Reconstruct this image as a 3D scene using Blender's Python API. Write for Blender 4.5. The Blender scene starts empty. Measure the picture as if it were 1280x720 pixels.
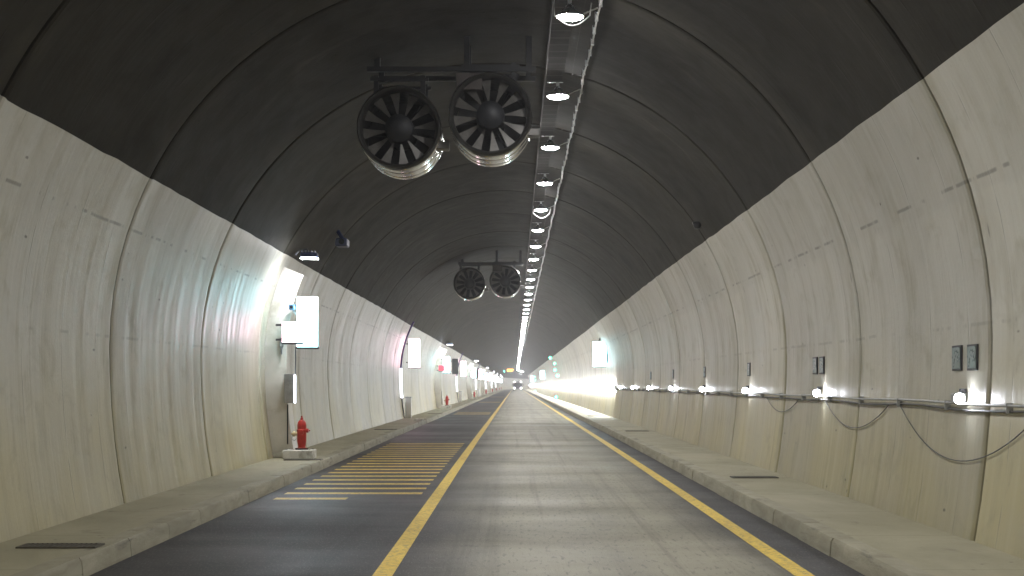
import bpy, math, random
from math import sin, cos, pi, sqrt, radians as R
from mathutils import Vector
random.seed(7)
scn = bpy.context.scene
col = scn.collection
CAMH = 1.65
CX, CH, RAD = -.24, .40, 4.62          # upper arch: centre (relative to eye height) and radius
LOWR = 10.5                            # radius of the side walls below the springing
SW = -1.48                             # top of the pavements relative to eye height
ENDZ = 640.0

# ---------------------------------------------------------------- alignment of the tunnel
def drop(z):
    if z < 5: return 0.
    if z < 45: return .0036 * (z - 5) ** 2 / 80.
    return .072 + .0036 * (z - 45)
def bend(z):
    return 0. if z < 430 else (z - 430) ** 2 / 2400.
def W(x, h, z):                        # x right, h above eye height, z metres ahead
    return Vector((x + bend(z), z, CAMH + h - drop(z)))
def wallx(h, side):
    if h >= CH: d = sqrt(max(RAD * RAD - (h - CH) ** 2, 0))
    else: d = RAD - LOWR + sqrt(LOWR ** 2 - (h - CH) ** 2)
    return CX + side * d

# ---------------------------------------------------------------- mesh builder
class MB:
    def __init__(s): s.v = []; s.f = []; s.m = []; s.sm = []; s.uv = {}
    def add(s, vs, fs, mi=0, smooth=False):
        b = len(s.v); s.v += [tuple(v) for v in vs]
        for f in fs: s.f.append(tuple(i + b for i in f)); s.m.append(mi); s.sm.append(smooth)
    def box(s, x0, x1, y0, y1, z0, z1, mi=0, bev=0.):
        if bev <= 0:
            vs = [(x, y, z) for z in (z0, z1) for y in (y0, y1) for x in (x0, x1)]
            s.add(vs, [(0,2,3,1),(4,5,7,6),(0,1,5,4),(2,6,7,3),(0,4,6,2),(1,3,7,5)], mi); return
        b = bev; vs = []; idx = {}
        for ix, x in enumerate((x0, x1)):
            for iy, y in enumerate((y0, y1)):
                for iz, z in enumerate((z0, z1)):
                    sx, sy, sz = (b if ix == 0 else -b), (b if iy == 0 else -b), (b if iz == 0 else -b)
                    for a, p in enumerate(((x, y + sy, z + sz), (x + sx, y, z + sz), (x + sx, y + sy, z))):
                        idx[ix, iy, iz, a] = len(vs); vs.append(p)
        g = lambda *k: idx[k]
        fs = []
        for i in (0, 1):
            fs.append([g(i,0,0,0), g(i,1,0,0), g(i,1,1,0), g(i,0,1,0)])
            fs.append([g(0,i,0,1), g(1,i,0,1), g(1,i,1,1), g(0,i,1,1)])
            fs.append([g(0,0,i,2), g(1,0,i,2), g(1,1,i,2), g(0,1,i,2)])
            for j in (0, 1):
                fs.append([g(i,j,0,0), g(i,j,1,0), g(i,j,1,1), g(i,j,0,1)])
                fs.append([g(i,0,j,0), g(i,1,j,0), g(i,1,j,2), g(i,0,j,2)])
                fs.append([g(0,i,j,1), g(1,i,j,1), g(1,i,j,2), g(0,i,j,2)])
                for k in (0, 1): fs.append([g(i,j,k,0), g(i,j,k,1), g(i,j,k,2)])
        s.add(vs, fs, mi)
    def tube(s, pts, r, n=8, mi=0, cap=True):
        pts = [Vector(p) for p in pts]; vs = []; fs = []
        for i, p in enumerate(pts):
            d = (pts[min(i + 1, len(pts) - 1)] - pts[max(i - 1, 0)]).normalized()
            u = d.cross(Vector((0, 0, 1)))
            if u.length < 1e-3: u = d.cross(Vector((1, 0, 0)))
            u.normalize(); w = d.cross(u)
            rr = r[i] if isinstance(r, (list, tuple)) else r
            for k in range(n):
                a = 2 * pi * k / n; vs.append(p + (u * cos(a) + w * sin(a)) * rr)
        for i in range(len(pts) - 1):
            for k in range(n):
                k2 = (k + 1) % n; fs.append((i*n+k, i*n+k2, (i+1)*n+k2, (i+1)*n+k))
        if cap: fs += [tuple(range(n)), tuple(range((len(pts)-1)*n, len(pts)*n))]
        s.add(vs, fs, mi, n > 6)
    def lathe(s, prof, n=24, axis='z', c=(0, 0, 0), mi=0, close=False):
        vs = []; fs = []
        for (r, t) in prof:
            for k in range(n):
                a = 2 * pi * k / n
                p = (r*cos(a), r*sin(a), t) if axis == 'z' else ((r*cos(a), t, r*sin(a)) if axis == 'y' else (t, r*cos(a), r*sin(a)))
                vs.append((p[0]+c[0], p[1]+c[1], p[2]+c[2]))
        m = len(prof)
        for i in range(m if close else m - 1):
            j = (i + 1) % m
            for k in range(n):
                k2 = (k + 1) % n; fs.append((i*n+k, i*n+k2, j*n+k2, j*n+k))
        s.add(vs, fs, mi, True)
    def build(s, name, mats, parent=None, recalc=True, flat=False):
        me = bpy.data.meshes.new(name); me.from_pydata(s.v, [], s.f)
        if not isinstance(mats, (list, tuple)): mats = [mats]
        for m in mats: me.materials.append(m)
        me.polygons.foreach_set('material_index', s.m)
        me.polygons.foreach_set('use_smooth', [False if flat else x for x in s.sm])
        if recalc:
            import bmesh
            bm = bmesh.new(); bm.from_mesh(me); bmesh.ops.remove_doubles(bm, verts=bm.verts, dist=1e-5)
            bmesh.ops.recalc_face_normals(bm, faces=bm.faces); bm.to_mesh(me); bm.free()
            for e in me.edges: pass
            try: me.set_sharp_from_angle(angle=R(40))
            except Exception: pass
        me.update()
        o = bpy.data.objects.new(name, me); col.objects.link(o)
        if parent: o.parent = parent
        return o

def thing(name, label, cat, loc, group=None):
    o = bpy.data.objects.new(name, None); col.objects.link(o); o.location = loc
    o.empty_display_size = .1
    return tag(o, label, cat, group)
def tag(o, label, cat, group=None):
    o['label'] = label; o['category'] = cat
    if group: o['group'] = group
    return o
def structure(o): o['kind'] = 'structure'; return o
kids = {}
def copy_tree(o, parent=None):
    c = o.copy(); col.objects.link(c); c.parent = parent
    for ch in list(o.children): copy_tree(ch, c)
    return c
ORD = ['nearest','second','third','fourth','fifth','sixth','seventh','eighth','ninth','tenth','eleventh','twelfth','thirteenth','fourteenth','fifteenth','sixteenth','seventeenth','eighteenth']

# ---------------------------------------------------------------- materials
def mat(name):
    m = bpy.data.materials.new(name); m.use_nodes = True
    nt = m.node_tree; nt.nodes.clear()
    out = nt.nodes.new('ShaderNodeOutputMaterial'); b = nt.nodes.new('ShaderNodeBsdfPrincipled')
    nt.links.new(b.outputs[0], out.inputs[0]); return m, nt, b
class N:
    def __init__(s, nt): s.nt = nt
    def _in(s, n, i, v):
        if v is None: return
        if hasattr(v, 'links') or isinstance(v, bpy.types.NodeSocket): s.nt.links.new(v, n.inputs[i])
        else: n.inputs[i].default_value = v
    def coord(s, kind='Object'): return s.nt.nodes.new('ShaderNodeTexCoord').outputs[kind]
    def sep(s, v):
        n = s.nt.nodes.new('ShaderNodeSeparateXYZ'); s._in(n, 0, v); return n.outputs
    def comb(s, x=0., y=0., z=0.):
        n = s.nt.nodes.new('ShaderNodeCombineXYZ'); s._in(n,0,x); s._in(n,1,y); s._in(n,2,z); return n.outputs[0]
    def math(s, op, a, b=None, c=None, clamp=False):
        n = s.nt.nodes.new('ShaderNodeMath'); n.operation = op; n.use_clamp = clamp
        s._in(n,0,a); s._in(n,1,b); s._in(n,2,c); return n.outputs[0]
    def scale(s, v, sx, sy, sz, off=(0,0,0)):
        n = s.nt.nodes.new('ShaderNodeMapping'); s._in(n,0,v); n.inputs[1].default_value = off; n.inputs[3].default_value = (sx,sy,sz); return n.outputs[0]
    def noise(s, v, sc=1., det=4., rough=.55, dist=0.):
        n = s.nt.nodes.new('ShaderNodeTexNoise'); s._in(n,'Vector',v); n.inputs['Scale'].default_value = sc
        n.inputs['Detail'].default_value = det; n.inputs['Roughness'].default_value = rough; n.inputs['Distortion'].default_value = dist
        return n.outputs[0]
    def voro(s, v, sc=1., feat='F1'):
        n = s.nt.nodes.new('ShaderNodeTexVoronoi'); n.feature = feat; s._in(n,'Vector',v); n.inputs['Scale'].default_value = sc; return n.outputs[0]
    def white(s, v):
        n = s.nt.nodes.new('ShaderNodeTexWhiteNoise'); n.noise_dimensions = '1D'; s._in(n,'W',v); return n.outputs[0]
    def rng(s, v, a, b, c=0., d=1., smooth=False):
        n = s.nt.nodes.new('ShaderNodeMapRange'); n.clamp = True
        if smooth: n.interpolation_type = 'SMOOTHSTEP'
        for i, x in enumerate((v, a, b, c, d)): s._in(n, i, x)
        return n.outputs[0]
    def mix(s, f, a, b, mode='MIX'):
        n = s.nt.nodes.new('ShaderNodeMix'); n.data_type = 'RGBA'; n.blend_type = mode
        s._in(n, 0, f); s._in(n, 6, a if not isinstance(a, tuple) else (*a, 1)[:4]); s._in(n, 7, b if not isinstance(b, tuple) else (*b, 1)[:4])
        return n.outputs[2]
    def bump(s, hgt, st=.3, dist=.01, normal=None):
        n = s.nt.nodes.new('ShaderNodeBump'); n.inputs['Strength'].default_value = st; n.inputs['Distance'].default_value = dist
        s._in(n, 'Height', hgt)
        if normal: s._in(n, 'Normal', normal)
        return n.outputs[0]

def wall_material(name, base, low, dark, painted=False):
    m, nt, b = mat(name); n = N(nt)
    uv = n.coord('UV'); u, v = n.sep(uv)[0], n.sep(uv)[1]      # u metres along, v metres of height along the arc (0 at the pavement)
    seg = n.math('FLOOR', n.math('DIVIDE', n.math('ADD', u, 2.2), 5.0))
    rnd = n.white(seg)
    vec = n.comb(u, v, 0.)
    vec2 = n.comb(n.math('ADD', u, n.math('MULTIPLY', rnd, 37.)), v, seg)
    big = n.noise(vec2, .35, 5, .6)
    blot = n.noise(vec2, 1.7, 6, .62, .6)
    fine = n.noise(vec, 22., 4, .6)
    strk = n.noise(n.scale(vec2, 3.2, .16, 1.), 1., 6, .7, .2)       # vertical rain-like streaks
    strk2 = n.noise(n.scale(vec2, 11., .30, 1., (3, 1, 0)), 1., 4, .6)
    c = n.mix(n.rng(n.math('ADD', v, n.math('MULTIPLY', big, .9)), .9, 3.0, 1., 0., True), base, low)
    c = n.mix(n.rng(big, .42, .64, 0., .5), c, tuple(x * .72 for x in base))
    c = n.mix(n.math('MULTIPLY', n.rng(strk, .50, .66, 0., .42), n.rng(blot, .40, .56, .25, 1.)), c, tuple(x * .60 for x in low))
    c = n.mix(n.math('MULTIPLY', n.rng(strk2, .52, .68, 0., .30), n.rng(big, .42, .58, .1, 1.)), c, tuple(min(1, x * 1.28) for x in base))
    c = n.mix(n.rng(blot, .54, .68, 0., .32), c, tuple(x * .55 for x in low))
    c = n.mix(n.rng(fine, .62, .72, 0., .20), c, dark)
    # brown run-offs beside the casting joints
    fu = n.math('FRACT', n.math('DIVIDE', n.math('ADD', u, 2.2), 5.0))
    near = n.rng(n.math('ABSOLUTE', n.math('SUBTRACT', fu, .0)), 0., .13, 1., 0., True)
    near2 = n.rng(fu, .84, 1., 0., 1., True)
    jn = n.math('MULTIPLY', n.math('MAXIMUM', near, near2), n.rng(n.noise(n.comb(n.math('MULTIPLY', u, 1.3), n.math('MULTIPLY', v, .45), seg), 1., 4, .6), .46, .62))
    c = n.mix(n.math('MULTIPLY', jn, .45 if painted else .62), c, tuple(x * (2.2 if painted else .52) for x in low))
    # form-work seam in the middle of each bay, with tie holes
    s2 = n.math('FRACT', n.math('DIVIDE', n.math('ADD', u, 2.2), 1.25))
    seam = n.rng(n.math('ABSOLUTE', n.math('SUBTRACT', s2, .5)), 0., .012, 1., 0.)
    seam = n.math('MULTIPLY', seam, n.rng(n.noise(n.comb(u, n.math('MULTIPLY', v, 2.), 4.), 1.2, 3), .42, .60))
    c = n.mix(n.math('MULTIPLY', seam, .45), c, dark)
    if not painted:
        for hv, st in ((3.62, .75), (2.30, .25)):
            dash = n.rng(n.math('ABSOLUTE', n.math('SUBTRACT', n.math('ADD', v, n.math('MULTIPLY', n.noise(vec, .8), .05)), hv)), .010, .024, 1., 0.)
            dash = n.math('MULTIPLY', dash, n.rng(n.noise(n.comb(n.math('MULTIPLY', u, 2.2), hv, 0.), 1., 4, .7), .50, .56))
            c = n.mix(n.math('MULTIPLY', dash, st), c, dark)
        # paler lime band near the top of the wall
        tb = n.rng(n.math('ADD', v, n.math('MULTIPLY', n.noise(vec, 1.4, 5), .35)), 3.60, 3.66, 0., .30)
        c = n.mix(tb, c, tuple(x * .78 for x in base))
    vo = n.nt.nodes.new('ShaderNodeTexVoronoi'); n._in(vo, 'Vector', n.comb(n.math('MULTIPLY', u, 1.4), n.math('MULTIPLY', v, 1.4), 0.)); vo.inputs['Scale'].default_value = 1.; vo.inputs['Randomness'].default_value = 1.
    pit = n.rng(vo.outputs['Distance'], .018, .034, 1., 0.)
    c = n.mix(n.math('MULTIPLY', pit, .8), c, dark)
    v2 = n.nt.nodes.new('ShaderNodeTexVoronoi'); n._in(v2, 'Vector', n.comb(n.math('MULTIPLY', u, 1.15), n.math('MULTIPLY', v, 3.1), 2.)); v2.inputs['Scale'].default_value = 1.
    gate = n.rng(n.sep(v2.outputs['Color'])[0], .45, .5, 0., 1.)
    sp = n.math('MULTIPLY', n.rng(n.math('ADD', v2.outputs['Distance'], n.math('MULTIPLY', fine, .05)), .055, .085, 1., 0.), gate)
    c = n.mix(n.math('MULTIPLY', sp, .75), c, dark)
    v3 = n.nt.nodes.new('ShaderNodeTexVoronoi'); n._in(v3, 'Vector', n.comb(n.math('MULTIPLY', u, 1.9), n.math('MULTIPLY', v, .55), 5.)); v3.inputs['Scale'].default_value = 1.
    sp3 = n.math('MULTIPLY', n.rng(v3.outputs['Distance'], .03, .05, 1., 0.), n.rng(n.sep(v3.outputs['Color'])[1], .6, .65, 0., 1.))
    c = n.mix(n.math('MULTIPLY', sp3, .6), c, dark)
    if painted:      # pale leak marks and worn spots in the coating
        c = n.mix(n.rng(n.noise(n.scale(vec2, 1.1, .22, 1., (5, 2, 0)), 1., 6, .7, .8), .60, .70, 0., .5), c, tuple(x * 2.4 for x in base))
        c = n.mix(n.rng(n.noise(vec2, .6, 4, .6), .5, .7, 0., .7), c, tuple(x * .45 for x in base))
    # scratches: short irregular dark scrapes
    sc_ = n.noise(n.scale(vec2, 2.6, 9., 1., (9, 3, 0)), 1., 5, .75, 1.2)
    c = n.mix(n.rng(sc_, .735, .76, 0., .5), c, dark)
    # tone of each cast bay
    tone = n.rng(rnd, 0., 1., .88, 1.06)
    mm = n.nt.nodes.new('ShaderNodeMix'); mm.data_type = 'RGBA'; mm.blend_type = 'MULTIPLY'; mm.inputs[0].default_value = 1.
    n._in(mm, 6, c); cc = n.comb(tone, tone, tone); n._in(mm, 7, cc); c = mm.outputs[2]
    # splash dirt at the foot
    foot = n.rng(n.math('ADD', v, n.math('MULTIPLY', n.noise(vec, 1.5, 5), .5)), .2, .75, 1., 0., True)
    c = n.mix(n.math('MULTIPLY', foot, .4), c, tuple(x * .5 for x in low))
    b.inputs['Specular IOR Level'].default_value = .12 if painted else .5
    nt.links.new(c, b.inputs['Base Color'])
    rg = n.rng(n.math('ADD', n.math('MULTIPLY', strk2, .6), n.math('MULTIPLY', strk, .4)), .38, .60, .30, .58) if not painted else n.rng(blot, .3, .7, .85, .65)
    nt.links.new(rg, b.inputs['Roughness'])
    hgt = n.math('ADD', n.math('MULTIPLY', fine, .25), n.math('ADD', n.math('MULTIPLY', strk2, .6), n.math('MULTIPLY', big, 4.)))
    hgt = n.math('SUBTRACT', hgt, n.math('MULTIPLY', pit, 1.2))
    hgt = n.math('SUBTRACT', hgt, n.math('MULTIPLY', seam, .6))
    nt.links.new(n.bump(hgt, .55, .012), b.inputs['Normal'])
    return m

def simple(name, c, rough=.5, metal=0., var=.25, sc=9., bump=.15, dirt=None):
    m, nt, b = mat(name); n = N(nt); co = n.coord('Object')
    a = n.noise(co, sc, 5, .6)
    cc = n.mix(n.rng(a, .3, .7), tuple(x * (1 - var) for x in c), tuple(min(1, x * (1 + var)) for x in c))
    if dirt: cc = n.mix(n.rng(n.noise(co, sc * .45, 6, .65), .52, .66, 0., .75), cc, dirt)
    nt.links.new(cc, b.inputs['Base Color']); b.inputs['Metallic'].default_value = metal
    nt.links.new(n.rng(a, .3, .7, max(.05, rough - .1), min(1, rough + .12)), b.inputs['Roughness'])
    if bump: nt.links.new(n.bump(n.noise(co, sc * 6, 3), bump, .004), b.inputs['Normal'])
    return m
def emit(name, c, st, pattern=False):
    m, nt, b = mat(name)
    b.inputs['Base Color'].default_value = (*[min(.8, x) for x in c], 1); b.inputs['Roughness'].default_value = .4
    b.inputs['Emission Color'].default_value = (*c, 1); b.inputs['Emission Strength'].default_value = st
    if pattern:
        n = N(nt); a = n.noise(n.coord('Object'), 6., 3)
        nt.links.new(n.rng(a, .3, .7, st * .8, st * 1.2), b.inputs['Emission Strength'])
    return m

M = {}
M['wall'] = wall_material('wall_concrete', (.62,.60,.535), (.54,.485,.285), (.09,.08,.06))
M['ceiling'] = wall_material('dark_ceiling_coating', (.036,.033,.027), (.034,.031,.024), (.015,.014,.012), True)
M['joint'] = simple('joint_sealant', (.016,.015,.013), .8)
M['steel'] = simple('galvanised_steel', (.55,.56,.58), .30, .9, .15)
M['chrome'] = simple('polished_casing', (.72,.71,.69), .16, 1., .10, 14., .05)
M['fan_dark'] = simple('fan_blackened_steel', (.010,.011,.015), .6, .1)
M['fan_blade'] = simple('fan_blade_metal', (.11,.105,.10), .5, .3)
M['tray'] = simple('tray_metal', (.07,.062,.06), .55, .2, .25, 5.)
M['dark'] = simple('dark_plastic', (.03,.03,.036), .45)
M['navy'] = simple('navy_housing', (.03,.045,.12), .4)
M['grey'] = simple('grey_enamel', (.36,.37,.38), .4)
M['greydark'] = simple('weathered_grey_enamel', (.16,.17,.19), .45)
M['white'] = simple('white_enamel', (.86,.86,.84), .4, 0, .08, 5., .1, (.5,.47,.38))
M['cream'] = simple('cream_wall_paint', (.80,.78,.73), .5, 0, .1, 2.5, .2, (.46,.43,.34))
M['red'] = simple('red_hydrant_paint', (.50,.025,.016), .34, 0, .25, 12., .2, (.16,.03,.02))
M['brass'] = simple('pale_brass', (.62,.50,.30), .4, .5)
M['rubber'] = simple('black_rubber', (.02,.02,.02), .7)
M['plinth'] = simple('painted_concrete_plinth', (.74,.73,.69), .7, 0, .12, 6., .4, (.3,.28,.22))
M['cable'] = simple('grey_cable', (.10,.10,.10), .6)
M['cable_pale'] = simple('pale_cable', (.75,.75,.76), .4)
M['purple'] = simple('violet_cable_duct', (.10,.07,.24), .4)
M['plate'] = simple('reflector_teal_film', (.17,.23,.22), .3, .2, .25, 20.)
M['truck'] = simple('truck_paint', (.10,.11,.15), .35)
M['glass'] = simple('dark_glass', (.02,.025,.03), .08)
M['grate'] = simple('cast_iron_grate', (.13,.12,.10), .6, .4)
M['void'] = simple('drain_dark', (.008,.008,.007), .9)
LAMP_C = (1.0, .985, .95)
M['lens'] = emit('ceiling_lamp_lens', LAMP_C, 350.)
M['led'] = emit('wall_led_lens', (.86,.90,1.0), 120.)
M['strip'] = emit('linear_light_diffuser', (.90,.93,1.0), 16.)
M['added_glow'] = emit('added_wall_glow', (.90,.93,1.0), 140.)  # added emitter, whitens the wall above and below the linear lights
M['flood'] = emit('floodlight_lens', (.97,.97,1.0), 230.)
M['sign_cyan'] = emit('lightbox_face_cool', (.48,.90,1.0), 13., True)
M['sign_pink'] = emit('lightbox_face_warm', (1.0,.64,.76), 12., True)
M['sign_red'] = emit('lightbox_face_red', (1.0,.14,.20), .6)
M['sign_side'] = emit('lightbox_side_glow', (.45,.90,1.0), 3.)
M['tube'] = emit('marker_tube', (.80,.84,1.0), 6.)
M['green'] = emit('green_lamp', (.10,1.0,.62), 14.)
M['amber'] = emit('amber_matrix', (1.0,.42,.06), 9.)
M['head'] = emit('headlamp', (1.0,.98,.95), 45.)

# road surface: worn pale lane between the yellow lines, dark shoulder either side
def road_mat():
    m, nt, b = mat('road_asphalt'); n = N(nt); co = n.coord('Object'); x, y, z = n.sep(co)[0:3]
    wob = n.math('MULTIPLY', n.math('SUBTRACT', n.noise(n.comb(x, n.math('MULTIPLY', y, .25), 0.), 1.1, 5, .6), .5), .9)
    xx = n.math('ADD', x, wob)
    lane = n.math('MULTIPLY', n.rng(xx, -1.15, .35, 0., 1., True), n.rng(xx, 1.75, 2.6, 1., 0., True))
    far = n.rng(y, 14., 60., 0., 1.)
    lane2 = n.math('MULTIPLY', n.rng(xx, -1.3, -.7, 0., 1., True), n.rng(xx, 2.2, 2.8, 1., 0., True))
    lane = n.math('ADD', n.math('MULTIPLY', lane, n.math('SUBTRACT', 1., far)), n.math('MULTIPLY', lane2, far))
    tr = n.math('ADD', n.rng(n.math('ABSOLUTE', n.math('SUBTRACT', xx, -.1)), 0., .45, 1., 0., True), n.rng(n.math('ABSOLUTE', n.math('SUBTRACT', xx, 1.55)), 0., .45, 1., 0., True))
    patch = n.noise(n.scale(co, .9, .22, 1.), 1., 6, .65, .4)
    cross = n.noise(n.scale(co, .16, .42, 1.), 1., 4, .6)
    gr = n.noise(n.scale(co, 75., 11., 1.), 1., 2, .5); gr2 = n.noise(n.scale(co, 24., 4., 1.), 1., 3, .6); tyre = n.noise(n.scale(co, 3.6, .035, 1.), 1., 5, .7)
    dk = n.mix(n.rng(patch, .35, .68), (.028,.0265,.028), (.056,.053,.054))
    lt = n.mix(n.rng(patch, .35, .68), (.215,.20,.152), (.33,.312,.245))
    lt = n.mix(n.math('MULTIPLY', tr, .30), lt, (.36,.335,.25))
    c = n.mix(lane, dk, lt)
    c = n.mix(n.rng(cross, .45, .68, 0., .40), c, n.mix(lane, (.04,.04,.045), (.13,.12,.10)))
    c = n.mix(n.rng(gr, .56, .70, 0., .5), c, n.mix(lane, (.20,.19,.19), (.34,.32,.26)))
    c = n.mix(n.rng(gr2, .56, .68, 0., .45), c, (.03,.03,.03))
    c = n.mix(n.rng(tyre, .52, .66, 0., .45), c, n.mix(lane, (.022,.022,.024), (.11,.10,.075)))
    spot = n.noise(n.scale(co, 2.2, 1.2, 1.), 1., 6, .7, 1.)
    c = n.mix(n.rng(spot, .66, .72, 0., .35), c, (.03,.03,.032))
    b.inputs['Specular IOR Level'].default_value = .32
    nt.links.new(c, b.inputs['Base Color'])
    nt.links.new(n.rng(n.math('ADD', n.math('MULTIPLY', cross, .6), n.math('MULTIPLY', patch, .4)), .38, .62, .48, .70), b.inputs['Roughness'])
    nt.links.new(n.bump(n.math('ADD', n.math('MULTIPLY', gr, .6), gr2), .45, .006), b.inputs['Normal'])
    return m
M['road'] = road_mat()
def pave_mat():
    m, nt, b = mat('pavement_concrete'); n = N(nt); co = n.coord('Object'); x, y, z = n.sep(co)[0:3]
    a = n.noise(n.scale(co, 1., .5, 1.), .9, 6, .62, .4); g = n.noise(co, 55., 3); st = n.noise(n.scale(co, 3., 1.4, 3.), 1., 6, .7, .8)
    cell = n.white(n.math('FLOOR', n.math('DIVIDE', y, 2.5)))
    c = n.mix(n.rng(a, .32, .68), (.31,.285,.19), (.45,.42,.30))
    c = n.mix(n.rng(cell, 0., 1., 0., .25), c, (.27,.25,.18))
    c = n.mix(n.rng(st, .60, .70, 0., .55), c, (.14,.125,.085))
    c = n.mix(n.rng(g, .62, .72, 0., .4), c, (.12,.11,.09))
    sp = n.voro(n.scale(co, 3.1, 3.1, 3.1), 1.)
    c = n.mix(n.rng(sp, .04, .07, .75, 0.), c, (.06,.055,.045))
    j = n.rng(n.math('ABSOLUTE', n.math('SUBTRACT', n.math('FRACT', n.math('DIVIDE', y, 2.5)), .5)), 0., .004, 1., 0.)
    c = n.mix(n.math('MULTIPLY', j, .7), c, (.09,.085,.065))
    nt.links.new(c, b.inputs['Base Color']); b.inputs['Roughness'].default_value = .72
    h = n.math('SUBTRACT', n.math('ADD', n.math('MULTIPLY', a, 3.), n.math('MULTIPLY', g, .4)), n.math('MULTIPLY', j, .8))
    nt.links.new(n.bump(h, .5, .008), b.inputs['Normal']); return m
M['pave'] = pave_mat()
def kerb_mat():
    m, nt, b = mat('kerb_concrete'); n = N(nt); co = n.coord('Object'); x, y, z = n.sep(co)[0:3]
    a = n.noise(n.scale(co, 2., 1.2, 6.), 1., 6, .65, .5); g = n.noise(co, 60., 3); cell = n.white(n.math('FLOOR', n.math('DIVIDE', y, 1.0)))
    c = n.mix(n.rng(a, .32, .68), (.27,.25,.175), (.44,.41,.31))
    c = n.mix(n.rng(cell, 0., 1., 0., .22), c, (.18,.17,.13))
    scuff = n.noise(n.scale(co, 3., .8, 9.), 1., 5, .7)
    c = n.mix(n.rng(scuff, .58, .68, 0., .6), c, (.10,.095,.085))
    nt.links.new(c, b.inputs['Base Color']); b.inputs['Roughness'].default_value = .7
    nt.links.new(n.bump(n.math('ADD', n.math('MULTIPLY', a, 2.), n.math('MULTIPLY', g, .5)), .55, .01), b.inputs['Normal']); return m
M['kerb'] = kerb_mat()
def paint_mat(name, c1, c2, lo, hi):
    m, nt, b = mat(name); n = N(nt); co = n.coord('Object')
    a = n.noise(n.scale(co, 1., .6, 1.), 5., 6, .7); g = n.noise(co, 90., 3, .6); w = n.noise(co, 16., 6, .7)
    c = n.mix(n.rng(a, .35, .65), c1, c2)
    c = n.mix(n.rng(n.math('ADD', n.math('MULTIPLY', w, .7), n.math('MULTIPLY', g, .3)), lo, hi, 0., .85), c, (.10,.095,.08))
    nt.links.new(c, b.inputs['Base Color']); b.inputs['Roughness'].default_value = .5
    nt.links.new(n.bump(g, .4, .005), b.inputs['Normal']); return m
M['yellow'] = paint_mat('yellow_road_paint', (.74,.50,.05), (.86,.62,.09), .50, .62)
M['worn'] = paint_mat('worn_yellow_road_paint', (.70,.46,.06), (.84,.60,.14), .50, .60)
M['rust_floor'] = paint_mat('faded_orange_road_paint', (.20,.13,.06), (.30,.20,.09), .45, .60)

# ---------------------------------------------------------------- tunnel shell
def profile():
    """points (x, h, v) from the left pavement over the crown to the right pavement, with the paint edges."""
    pts = []
    for side, hb in ((-1, 2.43), (1, 2.76)):
        hs = [SW - .25, SW, -1.1, -.7, -.3, .1, .4, .75, 1.1, 1.45, 1.75, 2.05, 2.28]
        if side > 0: hs += [2.52]
        hs.append(hb)
        pts.append([(wallx(h, side), h) for h in hs])
    L, Rr = pts
    a0 = math.atan2(L[-1][1] - CH, L[-1][0] - CX); a1 = math.atan2(Rr[-1][1] - CH, Rr[-1][0] - CX)
    top = []
    for i in range(1, 40):
        a = a0 + (a1 - a0) * i / 40; top.append((CX + RAD * cos(a), CH + RAD * sin(a)))
    return L, top, Rr
L_, T_, R_ = profile()
def rows():
    z = -37.2; r = []                       # joints at 2.8 + 5k  (17.8, 22.8 ...)
    zs = [17.8 + 5 * k for k in range(-11, int((ENDZ - 17.8) / 5))]
    gw = .038
    for i, zj in enumerate(zs[:-1]):
        r += [(zj - gw - .07, 0), (zj - gw - .028, 0), (zj - gw, .013), (zj - gw * .95, .085), (zj + gw * .95, .085), (zj + gw, .013), (zj + gw + .028, 0), (zj + gw + .07, 0)]
        n = 10 if zj < 70 else (4 if zj < 150 else 2)
        for k in range(1, n): r.append((zj + 5. * k / n, 0))
    return r
ROWS = rows()
def jit(z, side):
    return .004 * sin(z * 3.1 + side) + .008 * sin(z * .23 + side * 3) + random.Random(int(z * 10 + side * 500)).uniform(-.007, .007)
def shell(pts, name, m, parent, edges, side):
    """pts: list (x,h); edges: indices that carry the uneven paint line"""
    vs = []; fs = []; mi = []; uvs = []
    acc = [0.]
    for i in range(1, len(pts)): acc.append(acc[-1] + math.dist(pts[i], pts[i-1]))
    np_ = len(pts)
    for (z, g) in ROWS:
        segi = math.floor((z - 17.8 + .001) / 5)
        off = random.Random(segi * 13 + 5).uniform(-.005, .003)
        for i, (x, h) in enumerate(pts):
            dx, dh = x - CX, h - CH
            if h < CH: nx, nh = (1 if dx > 0 else -1), 0.
            else: l = math.hypot(dx, dh); nx, nh = dx / l, dh / l
            d = g if g else off
            if i in edges:
                j = jit(z, edges[i]); s_ = 1 if dx > 0 else -1
                x2, h2 = x - s_ * j * abs(nh), h + j * abs(nx)
            else: x2, h2 = x, h
            zz = z + .105 * x2
            p = W(x2 + nx * d, h2 + nh * d, zz); vs.append(p); uvs.append((z, acc[i] if side != 9 else acc[i]))
    for r in range(len(ROWS) - 1):
        groove = ROWS[r][1] + ROWS[r+1][1] > .1
        for i in range(np_ - 1):
            a = r * np_ + i; fs.append((a, a + 1, a + np_ + 1, a + np_)); mi.append(1 if groove else 0)
    me = bpy.data.meshes.new(name); me.from_pydata(vs, [], fs)
    me.materials.append(m); me.materials.append(M['joint']); me.polygons.foreach_set('material_index', mi)
    me.polygons.foreach_set('use_smooth', [not k for k in mi])
    ul = me.uv_layers.new(name='UVMap'); d = []
    for f in fs:
        for k in f: d += [uvs[k][0] + (300 if side > 0 else 0), uvs[k][1]]
    ul.data.foreach_set('uv', d); me.set_sharp_from_angle(angle=R(30)); me.update()
    o = bpy.data.objects.new(name, me); col.objects.link(o); o.parent = parent; return o
tun = thing('road_tunnel', 'arched concrete road tunnel with pale walls and a dark coated ceiling', 'tunnel', (0, 0, 0))
wl = shell(L_, 'wall', M['wall'], tun, {len(L_) - 1: 1}, -1); wl['label'] = 'pale stained concrete wall on the side of the hydrants'
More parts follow.
